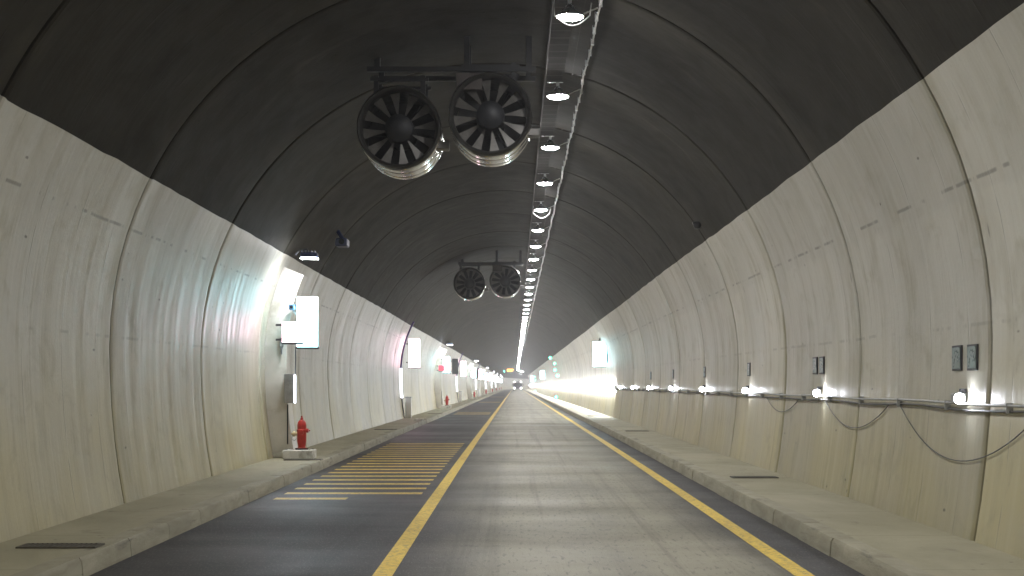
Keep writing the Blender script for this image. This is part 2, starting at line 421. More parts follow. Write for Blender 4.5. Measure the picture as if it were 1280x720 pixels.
wr = shell(R_, 'wall', M['wall'], tun, {len(R_) - 1: 4}, 1); wr['label'] = 'pale concrete wall carrying the row of small lamps'
shell([L_[-1]] + T_ + [R_[-1]], 'ceiling', M['ceiling'], tun, {0: 1, len(T_) + 1: 4}, 0)

# ---------------------------------------------------------------- ground sheets
ZS = [-37 + 2.5 * i for i in range(0, 24)] + [20 + 5. * i for i in range(1, 124)]
def ribbon(name, cols_, m, parent=None):
    """cols_: cross-section [(x, h)], extruded along the tunnel"""
    vs = []; fs = []; k = len(cols_)
    for z in ZS:
        for (x, h) in cols_: vs.append(W(x, h, z))
    for r in range(len(ZS) - 1):
        for i in range(k - 1):
            a = r * k + i; fs.append((a, a + 1, a + k + 1, a + k))
    mb = MB(); mb.add(vs, fs); o = mb.build(name, m, parent, recalc=False); return o
structure(ribbon('road', [(-3.75, -1.65), (3.1, -1.65)], M['road']))
structure(ribbon('pavement', [(wallx(SW, -1) - .3, SW), (-3.78, SW)], M['pave']))
structure(ribbon('pavement', [(3.13, SW), (wallx(SW, 1) + .3, SW)], M['pave']))
def kerb(name, xi, xo, s):            # individual kerb stones in one strip: small gaps and slight height steps
    mb = MB(); z = -36.; i = 0
    rr = random.Random(3 + s)
    while z < ENDZ - 30:
        Ls = 1.5 if z < 120 else 5.0
        dx = rr.uniform(-.006, .006); dh = rr.uniform(-.003, .003)
        a, b = xi + dx, xo
        def sec(z_): return [W(a - s * .02, -1.70, z_), W(a, -1.655, z_), W(a + s * .012, SW - .03 + dh, z_), W(a + s * .035, SW + .004 + dh, z_), W(b, SW + .004 + dh, z_), W(b, -1.70, z_)]
        g = .005
        A, B = sec(z + g), sec(z + Ls - g); n = len(A)
        fs = [(k, (k+1) % n, n + (k+1) % n, n + k) for k in range(n)] + [tuple(range(n)), tuple(range(n, 2*n))]
        mb.add(A + B, fs); z += Ls
    return structure(mb.build(name, M['kerb']))
kerb('kerb', -3.60, -3.82, -1)
kerb('kerb', 2.95, 3.17, 1)

structure(ribbon('road_marking', [(-1.12 - .085, -1.646), (-1.12 + .085, -1.646)], M['yellow']))
structure(ribbon('road_marking', [(2.44 - .085, -1.646), (2.44 + .085, -1.646)], M['yellow']))
mb = MB()
def bar(mb, x0, x1, z0, z1, h=-1.646, slices=8, seed=0):
    rr = random.Random(seed); vs = []; n = slices + 1
    for i in range(n):
        x = x0 + (x1 - x0) * i / slices
        vs.append(W(x, h, z0 + rr.uniform(-.012, .012))); vs.append(W(x, h, z1 + rr.uniform(-.012, .012)))
    mb.add(vs, [(2*i, 2*i+2, 2*i+3, 2*i+1) for i in range(slices)])
for k in range(20):
    z0 = 19.95 + .965 * k
    x1 = -1.36 if k > 0 else -2.35
    bar(mb, -3.36, x1, z0, z0 + .33, seed=k)
structure(mb.build('road_marking', M['worn'], recalc=False))
mb = MB()
for (a, n_) in ((76., 8), (128., 8), (186., 8)):
    for k in range(n_): bar(mb, -3.3, -1.38, a + .965 * k, a + .3 + .965 * k, seed=k + 50)
structure(mb.build('road_marking', M['worn'], recalc=False))

# ---------------------------------------------------------------- drain grates
def grate_proto(name, label, w=.70, d=.30):
    t = thing(name, label, 'drain', (0, 0, 0))
    mb = MB(); e = .022
    mb.box(-w/2, w/2, -d/2, -d/2+e, .0, .016); mb.box(-w/2, w/2, d/2-e, d/2, .0, .016)
    mb.box(-w/2, -w/2+e, -d/2+e, d/2-e, .0, .016); mb.box(w/2-e, w/2, -d/2+e, d/2-e, .0, .016)
    mb.build('frame', M['grate'], t)
    mb = MB(); n = 15
    for i in range(n):
        x = -w/2 + e + (w - 2*e) * (i + .5) / n; mb.box(x - .010, x + .010, -d/2+e, d/2-e, .004, .015)
    mb.build('grille', M['grate'], t)
    mb = MB(); mb.box(-w/2+e, w/2-e, -d/2+e, d/2-e, .0005, .003); mb.build('sump', M['void'], t)
    return t
gp = grate_proto('drain_grate', '')
first = True
def place(proto, first, x, h, z, label, group=None, rz=None):
    o = proto if first else copy_tree(proto)
    o.location = W(x, h, z); o['label'] = label
    if group: o['group'] = group
    if rz is not None: o.rotation_euler.z = rz
    return o
gl = [(-4.04, 12.8, 'long slotted drain grate in the left pavement at the lower left corner of the photo'),
      (-3.97, 27.0, 'dark drain grate in the pavement directly in front of the nearest red hydrant'),
      (-4.04, 45., 'drain grate in the left pavement just beyond the nearest hydrant'),
      (-3.9, 70., 'small looking drain grate in the left pavement beyond the slim cabinet'),
      (3.65, 22.0, 'black slotted drain grate in the right pavement, nearest on that side'),
      (3.68, 43.5, 'second drain grate along the right pavement'),
      (3.62, 65., 'third drain grate along the right pavement'),
      (3.65, 86.5, 'fourth drain grate along the right pavement')]
for i, (x, z, lb) in enumerate(gl):
    place(gp, i == 0, x, SW + .001, z, lb, 'drain grates in the pavements')
    gp if 0 else None

# ---------------------------------------------------------------- ceiling lamps, tray, cable
LX, LH = .70, 4.66
def ceiling_lamp():
    t = thing('ceiling_lamp', '', 'ceiling lamp', (0, 0, 0))
    mb = MB(); mb.lathe([(.0, .155), (.06, .155), (.07, .12), (.11, .09), (.17, .05), (.212, .02), (.210, .008), (.205, .01)], 24)
    mb.build('housing', M['steel'], t)
    mb = MB(); mb.lathe([(.001, -.028), (.10, -.023), (.17, -.008), (.205, .012)], 16); mb.build('lens', M['lens'], t)
    mb = MB()
    mb.box(-.03, .03, -.02, .02, .15, .24); mb.box(-.20, .20, -.025, .025, .24, .26)
    mb.tube([(.21, 0, .05), (.30, 0, .09), (.42, 0, .13)], .012, 6)
    mb.build('bracket', M['steel'], t)
    return t
cl = ceiling_lamp()
cl.scale = (.86, .86, 1)
zl = [18.5 + 5.15 * k for k in range(-6, 118)]
ci = 0
for i, z in enumerate(zl):
    if z > ENDZ - 30: break
    k = i - 6
    if k < 0: lb = 'round ceiling lamp on the grey tray above and behind the viewpoint'
    elif k == 0: lb = 'nearest ceiling lamp at the top edge with a white cable loop under it'
    elif k < 14: lb = ORD[k] + ' ceiling lamp in the row leading away from the camera'
    else: lb = 'tiny distant ceiling lamp merging into the glowing white line of the row'
    o = place(cl, i == 0, LX, LH, z, lb, 'ceiling lamps in one row along the tunnel')
# narrow optics of the near lamps throw pools of light on the road
for i, z in enumerate(zl):
    if z < 5 or z > 75: continue
    ld = bpy.data.lights.get('lamp_beam') or bpy.data.lights.new('lamp_beam', 'SPOT')
    ld.energy = 520; ld.spot_size = R(50); ld.spot_blend = .55; ld.shadow_soft_size = .12; ld.color = LAMP_C
    lo = bpy.data.objects.new('lamp_beam', ld); col.objects.link(lo); lo.location = W(LX, LH - .02, z)
# long tray
mb = MB()
z = -36.
vs = []
def longbox(mb, x0, x1, h0, h1, za, zb, step=5.):
    n = max(1, int((zb - za) / step))
    for i in range(n + 1):
        pass
    vs = []; fs = []
    for i in range(n + 1):
        zz = za + (zb - za) * i / n
        vs += [W(x0, h0, zz), W(x1, h0, zz), W(x1, h1, zz), W(x0, h1, zz)]
    for i in range(n):
        a = i * 4
        for k in range(4): fs.append((a + k, a + (k+1) % 4, a + 4 + (k+1) % 4, a + 4 + k))
    fs += [(0, 1, 2, 3), (n*4, n*4+1, n*4+2, n*4+3)]
    mb.add(vs, fs)
tr = thing('cable_tray', 'long grey metal cable tray under the ceiling carrying the row of lamps', 'cable tray', W(LX, LH, 0))
inv = -W(LX, LH, 0)
def build_at(mb, name, m, par, **k):
    o = mb.build(name, m, par, **k); o.location = -par.location if par.parent is None else Vector(); return o
def ladder():
    m, nt, b = mat('tray_ladder'); n = N(nt); co = n.coord('Object'); x, y, z = n.sep(co)[0:3]
    f = n.math('FRACT', n.math('DIVIDE', y, .42)); a = n.noise(co, 3., 4)
    c = n.mix(n.rng(a, .35, .65), (.030,.027,.026), (.055,.049,.046)); c = n.mix(n.rng(f, .10, .12, .5, 0.), c, (.14,.13,.125))
    f2 = n.white(n.math('FLOOR', n.math('DIVIDE', y, 2.6))); c = n.mix(n.rng(f2, .3, 1., 0., .4), c, (.05,.05,.055))
    nt.links.new(c, b.inputs['Base Color']); b.inputs['Roughness'].default_value = .8; b.inputs['Specular IOR Level'].default_value = .08; return m
M['ladder'] = ladder(); M['tray'].node_tree.nodes['Principled BSDF'].inputs['Specular IOR Level'].default_value = .1; M['tray'].node_tree.nodes['Principled BSDF'].inputs['Metallic'].default_value = 0
mb = MB(); longbox(mb, LX - .22, LX + .22, LH + .245, LH + .252, -36, 600); build_at(mb, 'tray_floor', M['ladder'], tr)
mb = MB(); longbox(mb, LX - .225, LX - .20, LH + .215, LH + .315, -36, 600); build_at(mb, 'tray_side', M['tray'], tr)
mb = MB(); longbox(mb, LX + .20, LX + .225, LH + .215, LH + .315, -36, 600); build_at(mb, 'tray_side', M['tray'], tr)
pc = thing('ceiling_cable', 'thin pale clipped cable running along the ceiling beside the lamp row', 'cable', W(1.05, 4.72, 0))
mb = MB(); pts = []
z = -20.
while z < 420: pts.append(W(1.08 + .012 * sin(z * 1.9), 4.76 + .02 * sin(z * .9), z)); z += 1.25 if z < 120 else 8
mb.tube(pts, .013, 6); build_at(mb, 'cable', M['cable_pale'], pc)
mb = MB(); mb.box(-.022, .022, -.03, .03, -.022, .10); clip = mb.build('clip', M['steel'], pc); z = 14.; k = 0
while k < 98:
    o = clip if k == 0 else clip.copy()
    if k: col.objects.link(o); o.parent = pc
    o.location = W(1.08 + .012 * sin(z * 1.9), 4.76 + .02 * sin(z * .9), z) - pc.location; z += .70; k += 1
for (z, w, lb) in ((18.3, .22, 'large white cable loop hanging below the nearest ceiling lamp'), (39.6, .2, 'small white cable loop hanging below the fifth ceiling lamp')):
    t = MB(); pts = [(-.22 + .45 * i / 14, 0, -.13 * sin(pi * i / 14)) for i in range(15)]
    t.tube([(-.22, 0, .2), (-.225, 0, .06)] + pts + [(.235, 0, .06), (.25, 0, .16)], .009, 6)
    o = t.build('cable_loop', M['cable_pale']); tag(o, lb, 'cable', 'white cable loops at the ceiling lamps'); o.location = W(LX + .02, LH - .02, z)

# ---------------------------------------------------------------- jet fans
def jet_fan():
    t = thing('jet_fan', '', 'jet fan', (0, 0, 0)); Rf = .60; Lf = 1.15
    mb = MB(); mb.lathe([(Rf*.90, .0), (Rf*.965, -.035), (Rf, .0), (Rf, .10), (Rf*.985, .11), (Rf*.985, Lf*.45), (Rf*.985, Lf), (Rf*.93, Lf+.02), (Rf*.90, Lf), (Rf*.88, Lf*.5), (Rf*.88, .08), (Rf*.90, .0)], 56, 'y')
    mb.build('casing', M['greyd'] if 'greyd' in M else M['fan_dark'], t)
    for (y0, y1) in ((.13, .40), (.48, .80), (.88, 1.08)):
        mb = MB(); mb.lathe([(Rf*.985, y0), (Rf*1.015, y0+.015), (Rf*1.02, (y0+y1)/2), (Rf*1.015, y1-.015), (Rf*.985, y1)], 56, 'y'); mb.build('band', M['chrome'], t)
    mb = MB(); mb.lathe([(.001, -.02), (.06, -.015), (.14, .02), (.20, .08), (.21, .2), (.21, .9), (.10, 1.1), (.001, 1.15)], 28, 'y'); mb.build('hub', M['fan_dark'], t)
    for k in range(12):
        a = 2 * pi * k / 12 + .12; mb = MB(); vs = []
        for j, (r, hw) in enumerate(((.20, .008), (.28, .022), (.38, .042), (.47, .062), (.535, .078))):
            tw = .75 - .5 * j / 4
            for sgn in (-1, 1):
                for th in (0, .012):
                    u = sgn * hw; yy = .22 + sgn * hw * math.sin(tw) * .8 + th
                    uu = u * cos(tw * .35)
                    vs.append((r * cos(a) - uu * sin(a), yy, r * sin(a) + uu * cos(a)))
        fs = []
        for j in range(4):
            b = j * 4
            fs += [(b, b+2, b+6, b+4), (b+1, b+5, b+7, b+3), (b, b+4, b+5, b+1), (b+2, b+3, b+7, b+6)]
        fs += [(0, 1, 3, 2), (16, 18, 19, 17)]
        mb.add(vs, fs, 0, True); mb.build('blade', M['fan_blade'], t)
    mb = MB()
    for k in range(6):
        a = 2 * pi * k / 6; mb.tube([(.17 * cos(a), .75, .17 * sin(a)), (.535 * cos(a), .75, .535 * sin(a))], .018, 6)
    mb.build('stay', M['fan_dark'], t)
    mb = MB(); mb.lathe([(.18, .95), (.54, .97), (.54, .975)], 32, 'y'); mb.build('silencer_mesh', M['fan_dark'], t)
    mb = MB()
    for y in (.22, .85):
        for x in (-.34, .34): mb.box(x-.035, x+.035, y-.03, y+.03, .44, .78)
        mb.box(-.42, .42, y-.045, y+.045, .70, .745)
        mb.build('hanger', M['fan_dark'], t); mb = MB()
    mb = MB(); mb.box(.50, .72, .25, .48, -.28, -.16, 0, .015); mb.build('junction_box', M['fan_blade'], t)
    return t
M['greyd'] = simple('fan_casing_paint', (.022,.021,.020), .5, .2)
jf = jet_fan()
fans = [(-1.68, 3.65, 20.7, 'large ceiling jet fan on the left of the nearer pair'),
        (-.36, 3.84, 20.7, 'large ceiling jet fan beside the lamp tray in the nearer pair'),
        (-1.72, 3.74, 54., 'small looking ceiling jet fan on the left of the farther pair'),
        (-.38, 3.86, 54.5, 'small looking ceiling jet fan beside the lamps in the farther pair')]
for i, (x, h, z, lb) in enumerate(fans):
    place(jf, i == 0, x, h, z, lb, 'jet fans hanging in pairs from the ceiling')
for i, z in enumerate((20.7, 54.2)):
    t = thing('fan_support_frame', ('dark steel frame bolted to the ceiling above the nearer fan pair', 'dark steel frame bolted to the ceiling above the farther fan pair')[i], 'support frame', W(-1., 4.5, z), 'fan support frames')
    for y in (.14, .80): mb = MB(); mb.box(-1.15, 1.3, y, y + .09, -.02, .05); mb.build('cross_beam', M['fan_dark'], t)
    mb = MB(); mb.box(.15, .52, .05, .95, -.30, -.062); mb.build('mounting_plate', M['tray'], t)
    for x in (-1.0, .30, 1.2):
        top = CH + sqrt(RAD**2 - (x - 1. - CX)**2) - 4.5
        for y in (.2, .86): mb = MB(); mb.box(x-.04, x+.04, y-.04, y+.04, .05, top + .03); mb.build('hanger', M['fan_dark'], t)

# ---------------------------------------------------------------- left wall stations
def arc_strip(mb, h0, h1, n, din, dout, y0, y1, side=-1, relz=0.):
    """solid following the wall curve: din/dout distances from the wall towards the road; local to (0, y, CAMH)"""
    vs = []; fs = []
    for i in range(n + 1):
        h = h0 + (h1 - h0) * i / n
        if h > CH:
            a = math.asin((h - CH) / RAD); nx, nh = cos(a), sin(a)
        else: nx, nh = 1., 0.
        wx = wallx(h, side)
        for d in (din, dout):
            for y in (y0, y1): vs.append((wx - side * nx * d, y, h - nh * d))
    for i in range(n):
        b = i * 4
        fs += [(b, b+4, b+5, b+1), (b+2, b+3, b+7, b+6), (b, b+2, b+6, b+4), (b+1, b+5, b+7, b+3)]
    fs += [(0, 1, 3, 2), (n*4, n*4+2, n*4+3, n*4+1)]
    mb.add(vs, fs, 0, False)

def eye(z): return W(0, 0, z)
def pilaster():
    t = thing('wall_pilaster', '', 'pilaster', (0, 0, 0))
    mb = MB(); arc_strip(mb, SW, 2.22, 22, -.02, .42, 0., .55); mb.build('column', M['cream'], t)
    mb = MB(); mb.box(-4.72, -4.02, -.06, .60, SW, SW + .10, 0, .012); mb.build('base', M['plinth'], t)
    mb = MB(); mb.box(-4.42, -4.395, -.02, -.001, -1.22, -.45); mb.build('slot', M['dark'], t)
    return t
def flood():
    t = thing('flood_lamp', '', 'flood lamp', (0, 0, 0))
    mb = MB(); mb.box(-.16, .16, -.13, .13, -.02, .08, 0, .02)
    for k in range(5): mb.box(-.14 + .06 * k, -.13 + .06 * k, -.11, .11, .08, .12)
    mb.build('housing', M['navy'], t)
    mb = MB(); mb.box(-.15, .15, -.12, .12, -.032, -.021); mb.build('lens', M['flood'], t)
    mb = MB(); mb.tube([(-.28, .1, .06), (-.2, .06, .13), (-.05, 0, .15), (0, 0, .08)], .018, 6); mb.build('bracket', M['dark'], t)
    return t
def lightbox(name, face, w, hgt, dep=.12, frame=None, side=None):
    t = thing(name, '', 'light box', (0, 0, 0))
    mb = MB(); mb.box(-w/2, w/2, -dep/2+.006, dep/2, -hgt/2, hgt/2, 0, .008); mb.build('case', M['white'] if frame is None else frame, t)
    mb = MB(); mb.box(-w/2+.012, w/2-.012, -dep/2-.004, -dep/2+.004, -hgt/2+.014, hgt/2-.014); mb.build('lit_face', face, t)
    mb = MB(); mb.box(-w/2-.005, w/2+.005, -dep/2, dep/2, -hgt/2-.03, -hgt/2-.003); mb.build('bottom_rail', M['dark'], t)
    mb = MB()
    mb.box(-w/2-.12, -w/2-.001, -.02, .02, hgt*.3, hgt*.3+.04); mb.build('bracket', M['dark'], t); mb = MB(); mb.box(-w/2-.12, -w/2-.001, -.02, .02, -hgt*.3-.04, -hgt*.3); mb.build('bracket', M['dark'], t)
    if side:
        mb = MB(); mb.box(-w/2+.012, w/2-.012, dep/2+.001, dep/2+.006, -hgt/2+.014, hgt/2-.014); mb.build('lit_face', side, t)
    return t
def hydrant():
    t = thing('fire_hydrant', '', 'fire hydrant', (0, 0, 0))
    mb = MB(); mb.lathe([(.0, 0), (.105, 0), (.105, .03), (.075, .035), (.068, .06), (.075, .10), (.088, .16), (.09, .34), (.098, .35), (.098, .38), (.085, .39), (.088, .46), (.075, .52), (.045, .56), (.0, .57)], 24)
    mb.build('barrel', M['red'], t)
    mb = MB(); mb.lathe([(.0, .565), (.028, .565), (.028, .60), (.018, .605), (.018, .64), (.0, .645)], 6); mb.build('operating_nut', M['red'], t)
    mb = MB(); mb.lathe([(.10, -.002), (.125, -.002), (.125, .026), (.10, .026)], 20); mb.build('flange', M['rubber'], t)
    for sx, r, L, zz, mm in ((-1, .05, .17, .30, 'brass'), (1, .036, .13, .36, 'red')):
        mb = MB(); mb.lathe([(r*.8, .06*sx), (r*.8, (L-.05)*sx), (r, (L-.05)*sx), (r*1.1, (L-.03)*sx), (r*1.1, L*sx), (r*.4, (L+.005)*sx), (r*.4, (L+.03)*sx), (.0005, (L+.03)*sx)], 14, 'x', (0, 0, zz)); mb.build('outlet', M[mm], t)
    mb = MB(); mb.lathe([(.04, -.06), (.04, -.12), (.052, -.12), (.052, -.145), (.0005, -.15)], 14, 'y', (0, 0, .33)); o = mb.build('outlet', M['red'], t)
    mb = MB(); mb.tube([(-.18, 0, .28), (-.185, -.03, .2), (-.13, -.06, .17), (-.09, -.05, .22)], .006, 5); mb.build('chain', M['steel'], t)
    return t
def plinth():
    t = thing('concrete_plinth', '', 'plinth', (0, 0, 0))
    mb = MB(); mb.box(-.29, .29, -.25, .25, 0, .17, 0, .015); mb.build('block', M['plinth'], t)
    mb = MB()
    for x in (-.22, .22):
        for y in (-.18, .18): mb.lathe([(.02, .171), (.02, .185), (.0005, .186)], 8, 'z', (x, y, 0))
    mb.build('bolt', M['steel'], t); return t

PIL = pilaster(); FLO = flood(); HYD = hydrant(); PLI = plinth()
TALL = lightbox('tall_light_box', M['sign_cyan'], .42, .98)
SMALL = lightbox('small_light_box', M['sign_pink'], .40, .40, .10)
SMALLR = lightbox('small_light_box', M['sign_red'], .36, .36, .10)
GREYB = lightbox('back_turned_light_box', M['greydark'], .42, 1.05, .12, M['greydark'])
MID = lightbox('tall_light_box', M['sign_pink'], .48, 1.24)
nth = lambda i, base, what: f'{ORD[i]} {base} {what}' if i < 5 else f'tiny distant {base} {what}'
AST = [27.9, 86.5, 144., 202., 260., 318., 376., 434.]
dist = ['by the nearest hydrant', 'by the second hydrant', 'by the third hydrant', 'by the fourth hydrant'] + ['at the far end of the tunnel'] * 6
for i, z in enumerate(AST):
    f = i == 0; d = dist[i].replace('at the far end of the tunnel', 'at the far tunnel end')
    o = PIL if f else copy_tree(PIL); o.location = W(0, 0, z); o['label'] = 'cream curved pilaster on the left wall ' + d; o['group'] = 'pilasters on the left wall'
    place(FLO, f, -3.88, 2.34, z - .75, 'bright flood lamp on a bracket at the paint edge ' + d, 'flood lamps over the pilasters', 0)
    place(PLI, f, -4.12, SW + .002, z + .05 - .42, 'pale concrete plinth under the red hydrant ' + ('nearest the camera' if f else d), 'hydrant plinths')
    place(HYD, f, -4.08, SW + .175, z - .37, 'red fire hydrant with brass side outlet on a pale plinth, ' + (ORD[i] + ' from the camera' if i < 4 else 'tiny and far away'), 'red fire hydrants on the left pavement')
    place(TALL, f, -4.0 if f else -4.12, 1.14, z + .22 - .35, 'tall glowing white light box facing the camera ' + d, 'tall light boxes on the left wall')
    if i != 1: place(SMALL, f, -4.24, .93, z - .47, 'small square glowing light box in front of a pilaster ' + d, 'small light boxes on the left wall')
    else: place(SMALLR, True, -4.4, .93, z - .47, 'small red square light box ' + d, 'small light boxes on the left wall')
    if i in (1, 2, 3): place(GREYB, i == 1, -4.15, 1.22, z + 13, 'unlit dark grey sign box on the left wall beyond the ' + ORD[i] + ' hydrant', 'grey sign boxes')
# small fittings of the nearest pilaster
zA = AST[0]
t = thing('switch_cabinet', 'slim grey cabinet with a glowing edge strip on the nearest pilaster', 'cabinet', W(-4.36, -.14, zA - .09))
mb = MB(); mb.box(-.095, .095, -.06, .06, -.28, .28, 0, .008); mb.build('case', M['grey'], t)
mb = MB(); mb.box(.102, .125, -.07, .0, -.28, .26); mb.build('edge_strip', M['tube'], t)
mb = MB(); mb.box(-.08, .08, -.068, -.061, -.26, .26); mb.build('door', M['grey'], t)
mb = MB(); mb.tube([(.11, .02, .28), (.115, .03, .55), (.11, .03, .80)], .012, 6); mb.build('conduit', M['greydark'], t)
t = thing('handset_box', 'narrow grey call handset on the nearest pilaster left of the small light box', 'handset', W(-4.52, .68, zA - .04))
mb = MB(); mb.box(-.035, .035, -.04, .035, -.02, .16, 0, .01); mb.build('body', M['grey'], t)
mb = MB(); mb.box(-.012, .012, -.03, .02, -.16, -.021, 0, .004); mb.build('grip', M['greydark'], t)
t = thing('bullet_camera', 'small blue cased camera above the small light box of the nearest pilaster', 'camera', W(-4.28, 1.42, zA - .25))
mb = MB(); mb.box(-.05, .05, -.12, .10, -.05, .05, 0, .012); mb.build('body', simple('blue_case', (.10,.28,.55), .35), t)
mb = MB(); mb.tube([(0, .08, -.05), (.06, .12, -.14), (.08, .2, -.22)], .018, 6); mb.build('bracket', M['steel'], t)
mb = MB(); mb.lathe([(.03, -.121), (.03, -.135), (.0005, -.136)], 12, 'y'); mb.build('lens', M['glass'], t)
t = thing('cctv_camera', 'dark navy surveillance camera on the dark ceiling above the nearest flood lamp', 'camera', W(-3.72, 3.00, 31.2)); t.scale = (1.6, 1.6, 1.6)
mb = MB(); mb.box(-.09, .07, -.20, .10, -.06, .05, 0, .015); mb.build('body', M['navy'], t)
mb = MB(); mb.tube([(0, 0, .04), (-.08, .05, .16), (-.16, .06, .30)], .028, 8); mb.build('arm', M['navy'], t)
mb = MB(); mb.lathe([(.035, -.201), (.04, -.23), (.0005, -.232)], 12, 'y'); mb.build('lens', M['glass'], t)
t = thing('dome_sensor', 'small dark dome sensor on the right side of the dark ceiling', 'sensor', W(3.50, 3.02, 27.7))
mb = MB(); mb.lathe([(.0005, -.10), (.05, -.085), (.075, -.04), (.08, .0)], 16); mb.build('dome', M['dark'], t)
mb = MB(); mb.box(-.09, .16, -.07, .07, .0, .05, 0, .01); mb.build('mount', M['dark'], t)

# mid stations
def midcab():
    t = thing('roadside_cabinet', '', 'cabinet', (0, 0, 0))
    mb = MB(); mb.box(-.12, .12, -.16, .16, 0, .86, 0, .01); mb.build('case', M['white'], t)
    mb = MB(); mb.box(-.14, .14, -.18, .18, .861, .90, 0, .01); mb.build('cap', M['grey'], t)
    mb = MB(); mb.box(-.10, .10, -.170, -.161, .06, .80); mb.build('door', M['white'], t)
    return t
def wallduct():
    t = thing('wall_duct', '', 'duct', (0, 0, 0))
    mb = MB(); arc_strip(mb, .62, 2.6, 14, -.01, .07, -.05, .05); mb.build('duct', M['purple'], t)
    mb = MB(); arc_strip(mb, -.62, .615, 10, -.01, .08, -.05, .05); mb.build('glow_tube', M['tube'], t)
    mb = MB(); arc_strip(mb, SW, -.625, 8, -.01, .05, -.04, .04); mb.build('conduit', M['greydark'], t)
    return t
MST = [61.2, 119., 177., 235., 293., 351.]
MC = midcab(); WD = wallduct()
for i, z in enumerate(MST):
    f = i == 0; d = ('between the first and second hydrants', 'between the second and third hydrants', 'between the third and fourth hydrants')[i] if i < 3 else 'at the far end of the tunnel'
    place(MID, f, -4.28, 1.27, z, 'tall glowing pinkish light box ' + d, 'tall light boxes on the left wall')
    place(MC, f, -4.52, SW + .002, z - .2, 'slim white cabinet standing against the left wall ' + d, 'slim cabinets on the left pavement')
    o = WD if f else copy_tree(WD); o.location = W(0, 0, z - .5); o['label'] = 'violet wall duct with a glowing tube below ' + d; o['group'] = 'wall ducts on the left'
t = thing('concrete_cover', 'small pale cover slab lying on the left pavement before the slim cabinet', 'cover slab', W(-3.68 - .12, SW + .006, 57.))
mb = MB(); mb.box(-.16, .16, -.5, .5, 0, .05, 0, .01); mb.build('slab', M['plinth'], t)
mb = MB(); mb.box(-.03, .03, -.1, .1, .051, .056); mb.build('lift_slot', M['dark'], t)

# ---------------------------------------------------------------- right wall: pipe, lamps, plates, loops
PX = lambda h: wallx(h, 1)
t = thing('wall_conduit', 'long grey conduit pipe clipped along the right wall linking the small lamps', 'conduit', W(PX(-.22), -.22, 0))
mb = MB(); pts = []; z = -15.
while z < 66: pts.append(W(PX(-.22) - .05 + .004 * sin(z * 2), -.22 + .008 * sin(z * 1.3), z)); z += .8
mb.tube(pts, .013, 8); build_at(mb, 'pipe', M['grey'], t)
mb = MB(); pts = [p + Vector((.02, 0, -.055 + .01 * sin(p.y * 1.7))) for p in pts]; mb.tube(pts, .012, 6); build_at(mb, 'cable', M['cable'], t)
mb = MB(); mb.box(-.018, .052, -.006, .006, -.072, .019); clip = mb.build('clip', M['grey'], t); z = 9.; k = 0
while z < 66:
    o = clip if k == 0 else clip.copy()
    if k: col.objects.link(o); o.parent = t
    o.location = W(PX(-.22) - .05, -.22, z) - t.location; z += 1.8; k += 1
def wall_lamp():
    t = thing('small_wall_lamp', '', 'wall lamp', (0, 0, 0))
    mb = MB(); mb.box(-.015, .10, -.06, .06, -.045, .055, 0, .012); mb.build('housing', M['grey'], t)
    mb = MB(); mb.lathe([(.0005, -.085), (.034, -.080), (.052, -.061)], 14, 'y', (.035, 0, .005)); mb.build('lens', M['led'], t)
    mb = MB(); mb.box(.06, .12, -.01, .03, .056, .10); mb.build('bracket', M['dark'], t)
    return t
WLp = wall_lamp()
wz = [13.9, 20.45, 26.8, 33., 39.6, 46.2, 52.6, 58.8]
for i, z in enumerate(wz):
    place(WLp, i == 0, PX(-.18) - .13, -.18, z, (ORD[i] + ' small bright lamp on the right wall conduit counted from the camera'), 'small lamps on the right wall')
def strip_light():
    t = thing('linear_wall_light', '', 'linear light', (0, 0, 0))
    mb = MB(); mb.box(-.02, .07, -3.2, 3.2, -.11, .11, 0, .01); mb.build('housing', M['steel'], t)
    mb = MB(); mb.box(-.055, -.021, -3.19, 3.19, -.10, .10); mb.build('diffuser', M['strip'], t)
    for q in (-1, 1): mb = MB(); mb.box(.0, .05, -3.19, 3.19, min(q*.111, q*.118), max(q*.111, q*.118)); mb.build('added_glow_strip', M['added_glow'], t)  # added emitters facing up and down: wash the wall white, imitating the strip's bloom
    return t
SLt = strip_light(); z = 65.4; i = 0
while z < 590:
    o = place(SLt, i == 0, PX(-.18) - .09, -.18, z, ('first white linear light where the continuous glowing strip on the right wall starts' if i == 0 else 'white linear light within the continuous glowing strip on the right wall'), 'linear lights forming the glowing strip')
    if z > 430: o.rotation_euler.z = -math.atan((z - 430) / 1200.)
    z += 6.45; i += 1
def plate_():
    t = thing('reflector_plate', '', 'wall plate', (0, 0, 0))
    mb = MB(); mb.box(-.012, .006, -.15, .15, -.125, .125, 0, .003); mb.build('frame', M['dark'], t)
    mb = MB(); mb.box(-.017, -.0125, -.125, .125, -.105, .105); mb.build('film', M['plate'], t)
    return t
PLt = plate_()
pls = [(14.22, 'square teal reflector plate on the right wall, farther one of the nearest pair'), (13.74, 'square teal reflector plate on the right wall, nearer one of the nearest pair'),
       (20.95, 'reflector plate on the right wall, farther one of the second pair'), (20.5, 'reflector plate on the right wall, nearer one of the second pair'),
       (26.9, 'single reflector plate on the right wall above the third small lamp'), (33.2, 'single reflector plate on the right wall above the fourth small lamp'), (39.8, 'single reflector plate on the right wall above the fifth small lamp'), (46.4, 'single reflector plate on the right wall above the sixth small lamp')]
for i, (z, lb) in enumerate(pls): place(PLt, i == 0, PX(.22) - .01, .22, z, lb, 'reflector plates on the right wall')
